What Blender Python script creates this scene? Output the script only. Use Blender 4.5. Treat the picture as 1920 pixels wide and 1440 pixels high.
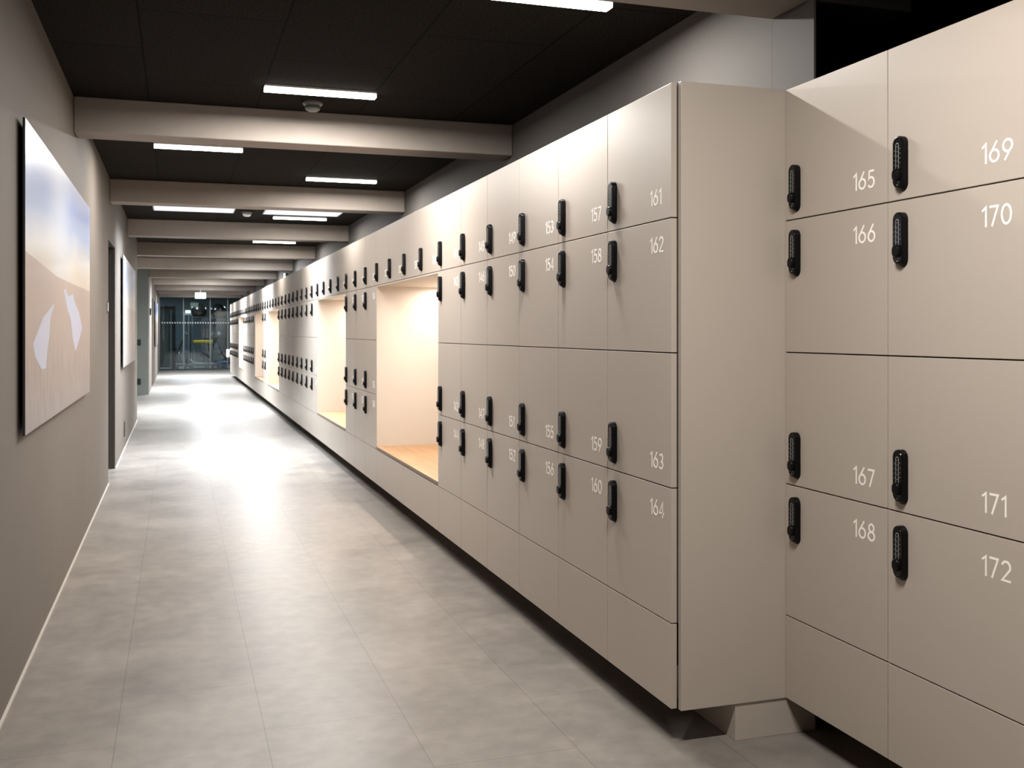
import bpy, bmesh, math, random
from mathutils import Vector, Matrix
random.seed(7)
S = bpy.context.scene
COL = S.collection
for o in list(bpy.data.objects):
    bpy.data.objects.remove(o)

# ------------------------------------------------------------------ camera, world, exposure
EYE = 1.2605
cam_d = bpy.data.cameras.new('camera')
cam = bpy.data.objects.new('camera', cam_d)
COL.objects.link(cam)
cam.location = (0, 0, EYE)
cam.rotation_euler = (math.pi / 2, 0, -math.radians(18.112))
cam_d.sensor_fit = 'HORIZONTAL'
cam_d.sensor_width = 36
cam_d.lens = 36 * 1920 / 1920
cam_d.shift_y = (621.5 - 720) / 1920
cam_d.clip_start = 0.05
cam_d.clip_end = 120
cam_d.dof.use_dof = True
cam_d.dof.focus_distance = 3.4
cam_d.dof.aperture_fstop = 10
S.camera = cam

W = bpy.data.worlds.new('world')
S.world = W
W.use_nodes = True
W.node_tree.nodes['Background'].inputs[0].default_value = (0.6, 0.7, 0.8, 1)
W.node_tree.nodes['Background'].inputs[1].default_value = 0.02

S.view_settings.view_transform = 'Standard'
S.view_settings.look = 'None'
S.view_settings.gamma = 1
S.view_settings.use_curve_mapping = False
S.view_settings.exposure = 0.57
S.cycles.use_denoising = True
S.cycles.max_bounces = 10
S.cycles.diffuse_bounces = 5
S.cycles.transparent_max_bounces = 12
S.cycles.sample_clamp_indirect = 6
S.cycles.caustics_reflective = False
S.cycles.caustics_refractive = False

# light strengths
LAMP_STRENGTH = 14.0
LAMP_SIDE = 3.0
LAMP_W = 40.0
LAMP_SPREAD = 178
SKY_AREA_W = 80.0
NICHE_W = 18.0
LAMP_COL = (1.0, 0.965, 0.92)
SKY_COL = (0.82, 0.91, 1.0)
NICHE_COL = (1.0, 0.93, 0.87)

# ------------------------------------------------------------------ main dimensions (metres)
XL = -0.5417      # left wall face
XF = 1.4218       # front of the long locker bank
XR = 1.807        # front of the recessed bank
XW = 2.0          # wall behind the long bank
YE = 2.795        # near end of the long bank
P = 0.4835        # locker width
H = 0.41          # locker height
Z0 = 0.1155       # underside of the lockers
ZP = 0.3755       # top of base panels
CEIL = 2.5555
BEAM_Z = 2.3625
YG = 35.3         # glass partition

# ------------------------------------------------------------------ materials
def mat(name):
    m = bpy.data.materials.new(name)
    m.use_nodes = True
    nt = m.node_tree
    return m, nt, nt.nodes['Principled BSDF']

def simple(name, col, rough=0.5, metal=0.0, spec=0.5, noise=0.0, nscale=8.0, bump=0.0, bscale=200.0):
    m, nt, b = mat(name)
    b.inputs['Base Color'].default_value = (*col, 1)
    b.inputs['Roughness'].default_value = rough
    b.inputs['Metallic'].default_value = metal
    b.inputs['Specular IOR Level'].default_value = spec
    if noise or bump:
        tc = nt.nodes.new('ShaderNodeTexCoord')
    if noise:
        n = nt.nodes.new('ShaderNodeTexNoise')
        n.inputs['Scale'].default_value = nscale
        n.inputs['Detail'].default_value = 5
        nt.links.new(tc.outputs['Object'], n.inputs['Vector'])
        mx = nt.nodes.new('ShaderNodeMix'); mx.data_type = 'RGBA'
        mx.inputs[6].default_value = (*[c * (1 - noise) for c in col], 1)
        mx.inputs[7].default_value = (*[min(1, c * (1 + noise)) for c in col], 1)
        nt.links.new(n.outputs['Fac'], mx.inputs[0])
        nt.links.new(mx.outputs[2], b.inputs['Base Color'])
    if bump:
        n2 = nt.nodes.new('ShaderNodeTexNoise')
        n2.inputs['Scale'].default_value = bscale
        n2.inputs['Detail'].default_value = 3
        nt.links.new(tc.outputs['Object'], n2.inputs['Vector'])
        bp = nt.nodes.new('ShaderNodeBump')
        bp.inputs['Strength'].default_value = bump
        bp.inputs['Distance'].default_value = 0.002
        nt.links.new(n2.outputs['Fac'], bp.inputs['Height'])
        nt.links.new(bp.outputs[0], b.inputs['Normal'])
    return m

def emit(name, col, strength):
    m = bpy.data.materials.new(name); m.use_nodes = True
    nt = m.node_tree
    nt.nodes.remove(nt.nodes['Principled BSDF'])
    e = nt.nodes.new('ShaderNodeEmission')
    e.inputs[0].default_value = (*col, 1); e.inputs[1].default_value = strength
    nt.links.new(e.outputs[0], nt.nodes['Material Output'].inputs[0])
    return m

M = {}
M['locker'] = simple('locker_laminate', (0.43, 0.372, 0.317), 0.36, spec=0.35, bump=0.03, bscale=900)
M['carcass'] = simple('locker_carcass', (0.07, 0.06, 0.05), 0.7)  # dark colour deepens the shade in the gaps between doors
M['wall'] = simple('taupe_paint', (0.142, 0.121, 0.102), 0.75, spec=0.3, noise=0.06, nscale=3, bump=0.05, bscale=120)
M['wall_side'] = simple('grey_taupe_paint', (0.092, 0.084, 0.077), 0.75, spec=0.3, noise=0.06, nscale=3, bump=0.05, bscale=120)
M['wall_dark'] = simple('unlit_black', (0.012, 0.012, 0.012), 0.9, spec=0.1)  # black stands in for unlit space; the gym ceiling shares it
M['wall_grey'] = simple('grey_green_paint', (0.25, 0.275, 0.265), 0.7, spec=0.3)
M['concrete'] = simple('taupe_beam_paint', (0.34, 0.295, 0.258), 0.65, spec=0.3, noise=0.12, nscale=5, bump=0.12, bscale=60)
M['lock'] = simple('black_plastic', (0.003, 0.003, 0.0034), 0.33, spec=0.16)
M['keypad'] = simple('gloss_black', (0.003, 0.003, 0.0035), 0.2, spec=0.3)
M['silver'] = simple('silver_print', (0.40, 0.40, 0.40), 0.4)
M['white'] = simple('number_white', (0.95, 0.90, 0.84), 0.5)
M['niche'] = simple('niche_laminate', (0.52, 0.455, 0.385), 0.5, spec=0.3)
M['edge'] = simple('bench_edge_shade', (0.19, 0.14, 0.105), 0.5)  # brown carries the shade of the bench front, unlit by the niche
M['steel'] = simple('brushed_steel', (0.55, 0.56, 0.57), 0.35, metal=1.0)
M['grey_plastic'] = simple('grey_plastic', (0.36, 0.36, 0.35), 0.4)
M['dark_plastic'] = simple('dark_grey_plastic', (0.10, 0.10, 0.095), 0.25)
M['white_plastic'] = simple('white_plastic', (0.80, 0.80, 0.78), 0.4)
M['door_dark'] = simple('dark_brown_door', (0.040, 0.034, 0.030), 0.55)
M['black'] = simple('black_edge', (0.008, 0.008, 0.008), 0.6)
M['joint'] = simple('pale_joint', (0.40, 0.36, 0.32), 0.7)
M['gym_dark'] = simple('gym_wall_paint', (0.055, 0.072, 0.085), 0.8)
M['gym_floor'] = simple('gym_rubber_floor', (0.085, 0.092, 0.10), 0.45)
M['ball'] = simple('black_rubber', (0.010, 0.010, 0.010), 0.22)
M['frame_black'] = simple('machine_black', (0.015, 0.016, 0.018), 0.45)
M['frame_grey'] = simple('machine_grey', (0.35, 0.38, 0.40), 0.4, metal=0.5)
M['yellow'] = simple('yellow_pad', (0.75, 0.52, 0.02), 0.5)
M['blue'] = simple('blue_vinyl', (0.05, 0.13, 0.33), 0.5)
M['pale_grey'] = simple('pale_grey_plastic', (0.38, 0.41, 0.42), 0.5)
M['teal'] = simple('teal_door', (0.035, 0.075, 0.085), 0.5)
M['lamp'] = emit('lamp_diffuser', LAMP_COL, LAMP_STRENGTH)
M['lamp_side'] = emit('lamp_diffuser_rim', LAMP_COL, LAMP_SIDE)
M['sky_pane'] = emit('skylight_pane', (0.80, 0.84, 1.0), 0.95)
M['niche_strip'] = emit('warm_strip', NICHE_COL, 12)
M['exit'] = emit('exit_glow', (0.72, 1.0, 0.86), 1.8)
M['spot'] = emit('white_spot', (1.0, 1.0, 1.0), 6)

# oak bench
def oak():
    m, nt, b = mat('oak_bench')
    tc = nt.nodes.new('ShaderNodeTexCoord')
    mp = nt.nodes.new('ShaderNodeMapping'); mp.inputs['Scale'].default_value = (9, 0.9, 9)
    nt.links.new(tc.outputs['Object'], mp.inputs[0])
    n = nt.nodes.new('ShaderNodeTexNoise'); n.inputs['Scale'].default_value = 3; n.inputs['Detail'].default_value = 6
    nt.links.new(mp.outputs[0], n.inputs['Vector'])
    r = nt.nodes.new('ShaderNodeValToRGB')
    r.color_ramp.elements[0].position = 0.3; r.color_ramp.elements[0].color = (0.30, 0.16, 0.072, 1)
    r.color_ramp.elements[1].position = 0.7; r.color_ramp.elements[1].color = (0.39, 0.225, 0.108, 1)
    nt.links.new(n.outputs['Fac'], r.inputs[0]); nt.links.new(r.outputs[0], b.inputs['Base Color'])
    b.inputs['Roughness'].default_value = 0.45
    return m
M['oak'] = oak()

def math_node(nt, op, a, b=None):
    n = nt.nodes.new('ShaderNodeMath'); n.operation = op
    for i, v in enumerate((a, b)):
        if v is None: continue
        if isinstance(v, (int, float)): n.inputs[i].default_value = v
        else: nt.links.new(v, n.inputs[i])
    return n.outputs[0]

def tiles_mat(name, base, offx, offy, length, width, mortar_col, msize, var, rough, spec, fine):
    """running-bond tiles laid along Y; world position = object coordinates (objects sit at the origin)"""
    m, nt, b = mat(name)
    tc = nt.nodes.new('ShaderNodeTexCoord')
    sp = nt.nodes.new('ShaderNodeSeparateXYZ'); nt.links.new(tc.outputs['Object'], sp.inputs[0])
    cb = nt.nodes.new('ShaderNodeCombineXYZ')
    nt.links.new(math_node(nt, 'SUBTRACT', sp.outputs[1], offy), cb.inputs[0])
    nt.links.new(math_node(nt, 'SUBTRACT', sp.outputs[0], offx), cb.inputs[1])
    br = nt.nodes.new('ShaderNodeTexBrick')
    nt.links.new(cb.outputs[0], br.inputs['Vector'])
    br.offset = 0.5; br.offset_frequency = 2
    br.inputs['Scale'].default_value = 1
    br.inputs['Brick Width'].default_value = length
    br.inputs['Row Height'].default_value = width
    br.inputs['Mortar Size'].default_value = msize
    br.inputs['Mortar Smooth'].default_value = 0.0
    br.inputs['Bias'].default_value = 0
    br.inputs['Color1'].default_value = (*[c * (1 - var) for c in base], 1)
    br.inputs['Color2'].default_value = (*[c * (1 + var) for c in base], 1)
    br.inputs['Mortar'].default_value = (*mortar_col, 1)
    if not fine:
        n1 = nt.nodes.new('ShaderNodeTexNoise'); n1.inputs['Scale'].default_value = 2.2; n1.inputs['Detail'].default_value = 7; n1.inputs['Roughness'].default_value = 0.62
        nt.links.new(tc.outputs['Object'], n1.inputs['Vector'])
        r1 = nt.nodes.new('ShaderNodeValToRGB')
        r1.color_ramp.elements[0].position = 0.30; r1.color_ramp.elements[0].color = (0.76, 0.76, 0.76, 1)
        r1.color_ramp.elements[1].position = 0.72; r1.color_ramp.elements[1].color = (1.16, 1.15, 1.13, 1)
        nt.links.new(n1.outputs['Fac'], r1.inputs[0])
        n2 = nt.nodes.new('ShaderNodeTexNoise'); n2.inputs['Scale'].default_value = 14; n2.inputs['Detail'].default_value = 6
        nt.links.new(tc.outputs['Object'], n2.inputs['Vector'])
        r2 = nt.nodes.new('ShaderNodeValToRGB')
        r2.color_ramp.elements[0].position = 0.35; r2.color_ramp.elements[0].color = (0.90, 0.90, 0.90, 1)
        r2.color_ramp.elements[1].position = 0.75; r2.color_ramp.elements[1].color = (1.10, 1.10, 1.10, 1)
        nt.links.new(n2.outputs['Fac'], r2.inputs[0])
        n3 = nt.nodes.new('ShaderNodeTexNoise'); n3.inputs['Scale'].default_value = 34; n3.inputs['Detail'].default_value = 4; n3.inputs['Roughness'].default_value = 0.7
        nt.links.new(tc.outputs['Object'], n3.inputs['Vector'])
        r3 = nt.nodes.new('ShaderNodeValToRGB')
        r3.color_ramp.elements[0].position = 0.62; r3.color_ramp.elements[0].color = (1, 1, 1, 1)
        r3.color_ramp.elements[1].position = 0.74; r3.color_ramp.elements[1].color = (1.28, 1.27, 1.25, 1)
        nt.links.new(n3.outputs['Fac'], r3.inputs[0])
        chain = [r1.outputs[0], r2.outputs[0], r3.outputs[0]]
    else:
        n1 = nt.nodes.new('ShaderNodeTexNoise'); n1.inputs['Scale'].default_value = 90; n1.inputs['Detail'].default_value = 4; n1.inputs['Roughness'].default_value = 0.75
        nt.links.new(tc.outputs['Object'], n1.inputs['Vector'])
        r1 = nt.nodes.new('ShaderNodeValToRGB')
        r1.color_ramp.elements[0].position = 0.42; r1.color_ramp.elements[0].color = (0.45, 0.45, 0.45, 1)
        r1.color_ramp.elements[1].position = 0.72; r1.color_ramp.elements[1].color = (2.6, 2.3, 2.0, 1)
        nt.links.new(n1.outputs['Fac'], r1.inputs[0])
        chain = [r1.outputs[0]]
    cur = br.outputs['Color']
    for c in chain:
        mx = nt.nodes.new('ShaderNodeMix'); mx.data_type = 'RGBA'; mx.blend_type = 'MULTIPLY'; mx.clamp_result = False
        mx.inputs[0].default_value = 1
        nt.links.new(cur, mx.inputs[6]); nt.links.new(c, mx.inputs[7]); cur = mx.outputs[2]
    nt.links.new(cur, b.inputs['Base Color'])
    b.inputs['Roughness'].default_value = rough
    b.inputs['Specular IOR Level'].default_value = spec
    if not fine:
        rr = nt.nodes.new('ShaderNodeMapRange')
        rr.inputs['To Min'].default_value = rough - 0.06; rr.inputs['To Max'].default_value = rough + 0.08
        nt.links.new(n1.outputs['Fac'], rr.inputs['Value']); nt.links.new(rr.outputs[0], b.inputs['Roughness'])
    bp = nt.nodes.new('ShaderNodeBump'); bp.inputs['Strength'].default_value = 0.5 if fine else 0.25; bp.inputs['Distance'].default_value = 0.004
    bp.invert = not fine
    nt.links.new(n1.outputs['Fac'] if fine else br.outputs['Fac'], bp.inputs['Height'])
    nt.links.new(bp.outputs[0], b.inputs['Normal'])
    return m

M['floor'] = tiles_mat('concrete_tiles', (0.215, 0.192, 0.171), -0.180, 3.33, 0.888, 0.4435, (0.155, 0.138, 0.122), 0.0018, 0.03, 0.33, 0.16, False)
M['ceiling'] = tiles_mat('woodwool_panels', (0.0135, 0.0122, 0.011), -0.150, 4.97, 1.2, 0.585, (0.003, 0.003, 0.003), 0.005, 0.12, 0.95, 0.1, True)

def glass():
    m = bpy.data.materials.new('partition_glass'); m.use_nodes = True
    nt = m.node_tree; nt.nodes.remove(nt.nodes['Principled BSDF'])
    t = nt.nodes.new('ShaderNodeBsdfTransparent'); t.inputs[0].default_value = (0.86, 0.93, 0.93, 1)
    g = nt.nodes.new('ShaderNodeBsdfGlossy'); g.inputs['Roughness'].default_value = 0.02
    f = nt.nodes.new('ShaderNodeFresnel'); f.inputs['IOR'].default_value = 1.5
    mx = nt.nodes.new('ShaderNodeMixShader')
    nt.links.new(f.outputs[0], mx.inputs[0]); nt.links.new(t.outputs[0], mx.inputs[1]); nt.links.new(g.outputs[0], mx.inputs[2])
    nt.links.new(mx.outputs[0], nt.nodes['Material Output'].inputs[0])
    return m
M['glass'] = glass()

def print_mat(name, seed, pale):
    """landscape photograph: blue sky with a pale sun column over a sandy shore. UV: u along the wall, v up"""
    m, nt, b = mat(name)
    uv = nt.nodes.new('ShaderNodeUVMap')
    sp = nt.nodes.new('ShaderNodeSeparateXYZ'); nt.links.new(uv.outputs[0], sp.inputs[0])
    u, v = sp.outputs[0], sp.outputs[1]
    # sky ramp
    sky = nt.nodes.new('ShaderNodeValToRGB')
    cr = sky.color_ramp
    cr.elements[0].position = 0.54; cr.elements[0].color = (0.88, 0.76, 0.62, 1)
    cr.elements[1].position = 1.0; cr.elements[1].color = (0.92, 0.90, 0.90, 1)
    for p_, c_ in ((0.62, (0.84, 0.82, 0.78, 1)), (0.74, (0.30, 0.41, 0.68, 1)), (0.84, (0.26, 0.35, 0.68, 1)), (0.93, (0.50, 0.55, 0.75, 1))):
        e = cr.elements.new(p_); e.color = c_
    nz = nt.nodes.new('ShaderNodeTexNoise'); nz.inputs['Scale'].default_value = 2.6; nz.inputs['Detail'].default_value = 2
    mp = nt.nodes.new('ShaderNodeMapping'); mp.inputs['Location'].default_value = (seed, seed * 1.7, 0); mp.inputs['Scale'].default_value = (1.6, 0.9, 1)
    nt.links.new(uv.outputs[0], mp.inputs[0]); nt.links.new(mp.outputs[0], nz.inputs['Vector'])
    vv = math_node(nt, 'ADD', v, math_node(nt, 'MULTIPLY', math_node(nt, 'SUBTRACT', nz.outputs['Fac'], 0.5), 0.12))
    # deeper blue towards the far end, pale near end
    vv = math_node(nt, 'SUBTRACT', vv, math_node(nt, 'MULTIPLY', u, 0.07))
    nt.links.new(vv, sky.inputs[0])
    # sun column
    d = math_node(nt, 'ABSOLUTE', math_node(nt, 'SUBTRACT', u, 0.40))
    glow = nt.nodes.new('ShaderNodeMapRange'); glow.inputs['From Min'].default_value = 0.0; glow.inputs['From Max'].default_value = 0.24
    glow.inputs['To Min'].default_value = 0.55; glow.inputs['To Max'].default_value = 0.0; glow.interpolation_type = 'SMOOTHSTEP'
    nt.links.new(d, glow.inputs['Value'])
    m1 = nt.nodes.new('ShaderNodeMix'); m1.data_type = 'RGBA'
    nt.links.new(glow.outputs[0], m1.inputs[0]); nt.links.new(sky.outputs[0], m1.inputs[6]); m1.inputs[7].default_value = (0.78, 0.82, 0.86, 1)
    # ground
    gr = nt.nodes.new('ShaderNodeValToRGB')
    gr.color_ramp.elements[0].position = 0.0; gr.color_ramp.elements[0].color = (0.36, 0.31, 0.29, 1)
    gr.color_ramp.elements[1].position = 0.54; gr.color_ramp.elements[1].color = (0.60, 0.46, 0.38, 1)
    e = gr.color_ramp.elements.new(0.30); e.color = (0.50, 0.39, 0.33, 1)
    nt.links.new(v, gr.inputs[0])
    gn = nt.nodes.new('ShaderNodeTexNoise'); gn.inputs['Scale'].default_value = 10; gn.inputs['Detail'].default_value = 5
    mp2 = nt.nodes.new('ShaderNodeMapping'); mp2.inputs['Scale'].default_value = (5.0, 0.7, 1); mp2.inputs['Location'].default_value = (seed, 0, 0)
    nt.links.new(uv.outputs[0], mp2.inputs[0]); nt.links.new(mp2.outputs[0], gn.inputs['Vector'])
    gnr = nt.nodes.new('ShaderNodeMapRange'); gnr.inputs['From Min'].default_value = 0.3; gnr.inputs['From Max'].default_value = 0.75
    gnr.inputs['To Min'].default_value = 0.80; gnr.inputs['To Max'].default_value = 1.25
    nt.links.new(gn.outputs['Fac'], gnr.inputs['Value'])
    low = nt.nodes.new('ShaderNodeMapRange'); low.inputs['From Min'].default_value = 0.18; low.inputs['From Max'].default_value = 0.34
    low.inputs['To Min'].default_value = 1.0; low.inputs['To Max'].default_value = 0.12
    nt.links.new(v, low.inputs['Value'])
    gm = nt.nodes.new('ShaderNodeMix'); gm.data_type = 'RGBA'; gm.blend_type = 'MULTIPLY'; gm.clamp_result = False
    nt.links.new(low.outputs[0], gm.inputs[0]); nt.links.new(gr.outputs[0], gm.inputs[6]); nt.links.new(gnr.outputs[0], gm.inputs[7])
    # horizon, with a slope rising at the near end
    hz = math_node(nt, 'ADD', 0.545, math_node(nt, 'MULTIPLY', math_node(nt, 'MAXIMUM', math_node(nt, 'SUBTRACT', 0.36, u), 0), 0.10))
    isg = math_node(nt, 'LESS_THAN', v, hz)
    m2 = nt.nodes.new('ShaderNodeMix'); m2.data_type = 'RGBA'
    nt.links.new(isg, m2.inputs[0]); nt.links.new(m1.outputs[2], m2.inputs[6]); nt.links.new(gm.outputs[2], m2.inputs[7])
    m3 = nt.nodes.new('ShaderNodeMix'); m3.data_type = 'RGBA'; m3.inputs[0].default_value = pale
    nt.links.new(m2.outputs[2], m3.inputs[6]); m3.inputs[7].default_value = (0.85, 0.82, 0.80, 1)
    m4 = nt.nodes.new('ShaderNodeMix'); m4.data_type = 'RGBA'; m4.blend_type = 'MULTIPLY'; m4.inputs[0].default_value = 1
    nt.links.new(m3.outputs[2], m4.inputs[6]); m4.inputs[7].default_value = (0.58, 0.575, 0.58, 1)
    nt.links.new(m4.outputs[2], b.inputs['Base Color'])
    b.inputs['Roughness'].default_value = 0.35
    b.inputs['Specular IOR Level'].default_value = 0.3
    return m
M['print'] = print_mat('landscape_print', 0.0, 0.0)
M['print_pale'] = print_mat('landscape_print_pale', 3.3, 0.35)
M['water'] = simple('printed_water', (0.37, 0.385, 0.48), 0.35, spec=0.3)

# ------------------------------------------------------------------ mesh helpers
def bm_box(bm, x0, y0, z0, x1, y1, z1, bev=0.0, mi=0):
    vs = [bm.verts.new(p) for p in ((x0, y0, z0), (x1, y0, z0), (x1, y1, z0), (x0, y1, z0), (x0, y0, z1), (x1, y0, z1), (x1, y1, z1), (x0, y1, z1))]
    fs = [bm.faces.new([vs[i] for i in q]) for q in ((0, 3, 2, 1), (4, 5, 6, 7), (0, 1, 5, 4), (1, 2, 6, 5), (2, 3, 7, 6), (3, 0, 4, 7))]
    for f in fs: f.material_index = mi
    if bev:
        es = list({e for f in fs for e in f.edges})
        bmesh.ops.bevel(bm, geom=es, offset=bev, segments=2, affect='EDGES', profile=0.5)
    return fs

def bm_cyl(bm, c, r, h, axis='Z', n=20, r2=None, mi=0):
    r2 = r if r2 is None else r2
    rings = []
    for t, rr in ((0, r), (h, r2)):
        ring = []
        for i in range(n):
            a = 2 * math.pi * i / n
            p = (math.cos(a) * rr, math.sin(a) * rr, t)
            if axis == 'X': p = (t, p[0], p[1])
            elif axis == 'Y': p = (p[1], t, p[0])
            ring.append(bm.verts.new((c[0] + p[0], c[1] + p[1], c[2] + p[2])))
        rings.append(ring)
    fs = [bm.faces.new((rings[0][i], rings[0][(i + 1) % n], rings[1][(i + 1) % n], rings[1][i])) for i in range(n)]
    fs.append(bm.faces.new(rings[0][::-1])); fs.append(bm.faces.new(rings[1]))
    for f in fs: f.material_index = mi
    return fs

def bm_tube(bm, pts, r, n=10):
    pts = [Vector(p) for p in pts]
    rings = []
    for i, p in enumerate(pts):
        d = (pts[min(i + 1, len(pts) - 1)] - pts[max(i - 1, 0)]).normalized()
        up = Vector((0, 0, 1)) if abs(d.z) < 0.9 else Vector((1, 0, 0))
        a = d.cross(up).normalized(); b = d.cross(a).normalized()
        rings.append([bm.verts.new(p + (a * math.cos(2 * math.pi * k / n) + b * math.sin(2 * math.pi * k / n)) * r) for k in range(n)])
    for i in range(len(rings) - 1):
        for k in range(n):
            bm.faces.new((rings[i][k], rings[i][(k + 1) % n], rings[i + 1][(k + 1) % n], rings[i + 1][k]))
    bm.faces.new(rings[0][::-1]); bm.faces.new(rings[-1])

def finish(bm, name, smooth=False):
    bmesh.ops.recalc_face_normals(bm, faces=bm.faces)
    me = bpy.data.meshes.new(name)
    bm.to_mesh(me); bm.free()
    if smooth:
        for p_ in me.polygons: p_.use_smooth = True
        try: me.set_sharp_from_angle(angle=math.radians(40))
        except Exception: pass
    return me

def link(name, me, mats=None, parent=None, loc=None):
    o = bpy.data.objects.new(name, me)
    COL.objects.link(o)
    if mats is not None and me is not None and not me.materials:
        for m in (mats if isinstance(mats, (list, tuple)) else [mats]): me.materials.append(m)
    if parent is not None: o.parent = parent
    if loc is not None: o.location = loc
    return o

def box(name, m, x0, y0, z0, x1, y1, z1, bev=0.0, parent=None):
    bm = bmesh.new(); bm_box(bm, x0, y0, z0, x1, y1, z1, bev)
    return link(name, finish(bm, name), m, parent)

def tag(o, label=None, cat=None, group=None, kind=None):
    if label: o['label'] = label
    if cat: o['category'] = cat
    if group: o['group'] = group
    if kind: o['kind'] = kind
    return o

def thing(name, label, cat, loc, group=None):
    o = bpy.data.objects.new(name, None); COL.objects.link(o)
    o.location = loc; o.empty_display_size = 0.05
    return tag(o, label, cat, group)

def struct(o): o['kind'] = 'structure'; return o

ORD = ['first', 'second', 'third', 'fourth', 'fifth', 'sixth', 'seventh', 'eighth', 'ninth', 'tenth', 'eleventh', 'twelfth', 'thirteenth', 'fourteenth']

# ------------------------------------------------------------------ room shell
struct(box('floor', M['floor'], -4.2, -4.0, -0.1, 3.2, YG, 0.0))
struct(box('ceiling', M['ceiling'], -4.2, -4.0, CEIL, 3.2, YG, CEIL + 0.15))

def wall_with_openings(name, x0, x1, y0, y1, openings, m):
    bm = bmesh.new()
    y = y0
    for (a, b_, zt) in openings:
        bm_box(bm, x0, y, 0, x1, a, CEIL)
        if zt < CEIL: bm_box(bm, x0, a, zt, x1, b_, CEIL)
        y = b_
    bm_box(bm, x0, y, 0, x1, y1, CEIL)
    return struct(link(name, finish(bm, name), m))
DY0, DY1, DZ = 9.10, 10.10, 2.058
wall_with_openings('wall_left', XL - 0.26, XL, -4.0, 15.5, [(DY0, DY1, DZ)], M['wall'])
wall_with_openings('wall_left_far', XL - 0.26, XL, 21.7, YG, [(24.4, 25.3, 2.05)], M['wall'])
struct(box('wall_lobby_far', M['wall_grey'], -4.0, 21.7, 0, XL - 0.261, 21.96, CEIL))
struct(box('wall_lobby_near', M['wall'], -4.0, 15.24, 0, XL - 0.261, 15.5, CEIL))
struct(box('wall_lobby_left', M['wall'], -4.2, 15.24, 0, -4.0, 21.96, CEIL))
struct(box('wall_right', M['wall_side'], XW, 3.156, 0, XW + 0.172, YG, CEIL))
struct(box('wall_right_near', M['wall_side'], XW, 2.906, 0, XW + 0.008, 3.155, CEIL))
struct(box('wall_back', M['wall'], XL, -4.2, 0, 2.9, -4.0, CEIL))
struct(box('wall_recess_right', M['wall_dark'], 2.9, -4.0, 0, 3.1, 3.9, CEIL))  # black colour stands in for the dark open space here
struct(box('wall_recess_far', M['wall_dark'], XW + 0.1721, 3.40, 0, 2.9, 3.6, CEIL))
struct(box('trim_1', M['wall_grey'], XL - 0.26, 21.688, 0, XL - 0.001, 21.6995, CEIL))
struct(box('baseboard_left', M['joint'], XL, -4.0, 0, XL + 0.010, DY0, 0.006))
struct(box('baseboard_left_far', M['joint'], XL, DY1, 0, XL + 0.010, 15.5, 0.006))

# doorways in the left wall
def door(name, y0, y1, zt):
    bm = bmesh.new()
    t = 0.03
    bm_box(bm, XL - 0.258, y0, 0, XL - 0.002, y0 + t, zt)
    bm_box(bm, XL - 0.258, y1 - t, 0, XL - 0.002, y1, zt)
    bm_box(bm, XL - 0.258, y0 + t, zt - t, XL - 0.002, y1 - t, zt)
    fr = struct(link(name, finish(bm, name), M['door_dark']))
    bm = bmesh.new(); bm_box(bm, XL - 0.23, y0 + t + .003, 0.005, XL - 0.19, y1 - t - .003, zt - t - .003)
    link('door_leaf', finish(bm, 'door_leaf'), M['door_dark'], fr)
    bm = bmesh.new()
    bm_tube(bm, [(XL - 0.19, y0 + 0.10, 1.03), (XL - 0.14, y0 + 0.10, 1.03), (XL - 0.14, y0 + 0.22, 1.03)], 0.009)
    link('door_handle', finish(bm, 'door_handle', True), M['steel'], fr)
door('door_1', DY0, DY1, DZ)
door('door_2', 24.4, 25.3, 2.05)

# ------------------------------------------------------------------ ceiling beams
BEAMS = [2.93, 6.10, 9.30, 12.54, 15.74, 18.90, 22.08, 25.28, 28.48, 31.68, 34.70]
for i, y in enumerate(BEAMS):
    xl = XL if not (15.5 < y < 21.7) else -4.0
    o = box('ceiling_beam', M['concrete'], xl, y, BEAM_Z, XW, y + 0.225, CEIL, 0.006)
    tag(o, '%s taupe concrete ceiling beam counted from the near end of the corridor' % ORD[i], 'beam', 'ceiling beams across the corridor')
o = box('ceiling_beam', M['door_dark'], XW + 0.009, 2.93, BEAM_Z, XW + 0.41, 3.095, CEIL, 0.006)  # the taupe beam running on, its shade put into a dark colour
tag(o, 'beam end coloured dark as shade, above the recessed lockers 165 to 172, against black', 'beam')

# ------------------------------------------------------------------ ceiling lamps
def lamp(x0, y, where, power=1.0):
    lc = LAMP_COL if y < 16 else (0.93, 0.97, 1.0)
    L, w, h = 0.588, 0.062, 0.032
    t = thing('linear_ceiling_lamp', 'white linear ceiling lamp ' + where, 'lamp', (x0 + L / 2, y, CEIL), 'linear ceiling lamps')
    bm = bmesh.new(); bm_box(bm, -L / 2, -w / 2, -0.012, L / 2, w / 2, 0, 0.002)
    link('housing', finish(bm, 'housing'), M['white_plastic'], t)
    bm = bmesh.new()
    bm_box(bm, -L / 2, -w / 2, -h, L / 2, w / 2, -0.0125, 0.0, 1)
    bm.faces.ensure_lookup_table()
    for f in bm.faces:
        f.normal_update()
    me = finish(bm, 'diffuser')
    for p_ in me.polygons: p_.material_index = 0 if p_.normal.z < -0.5 else 1
    link('diffuser', me, [M['lamp'], M['lamp_side']], t)
    ld = bpy.data.lights.new('lamp_light', 'AREA'); ld.shape = 'RECTANGLE'; ld.size = L - 0.02; ld.size_y = w - 0.008
    ld.energy = LAMP_W * power; ld.color = lc; ld.spread = math.radians(LAMP_SPREAD)
    lo = bpy.data.objects.new('lamp_light', ld); COL.objects.link(lo); lo.parent = t; lo.location = (0, 0, -h - 0.003)
XA, XB, XC = 1.025, 0.435, -0.150
lamp(XB, 1.55, 'before the first beam, out of frame above the nearest floor', 1.0)
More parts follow.
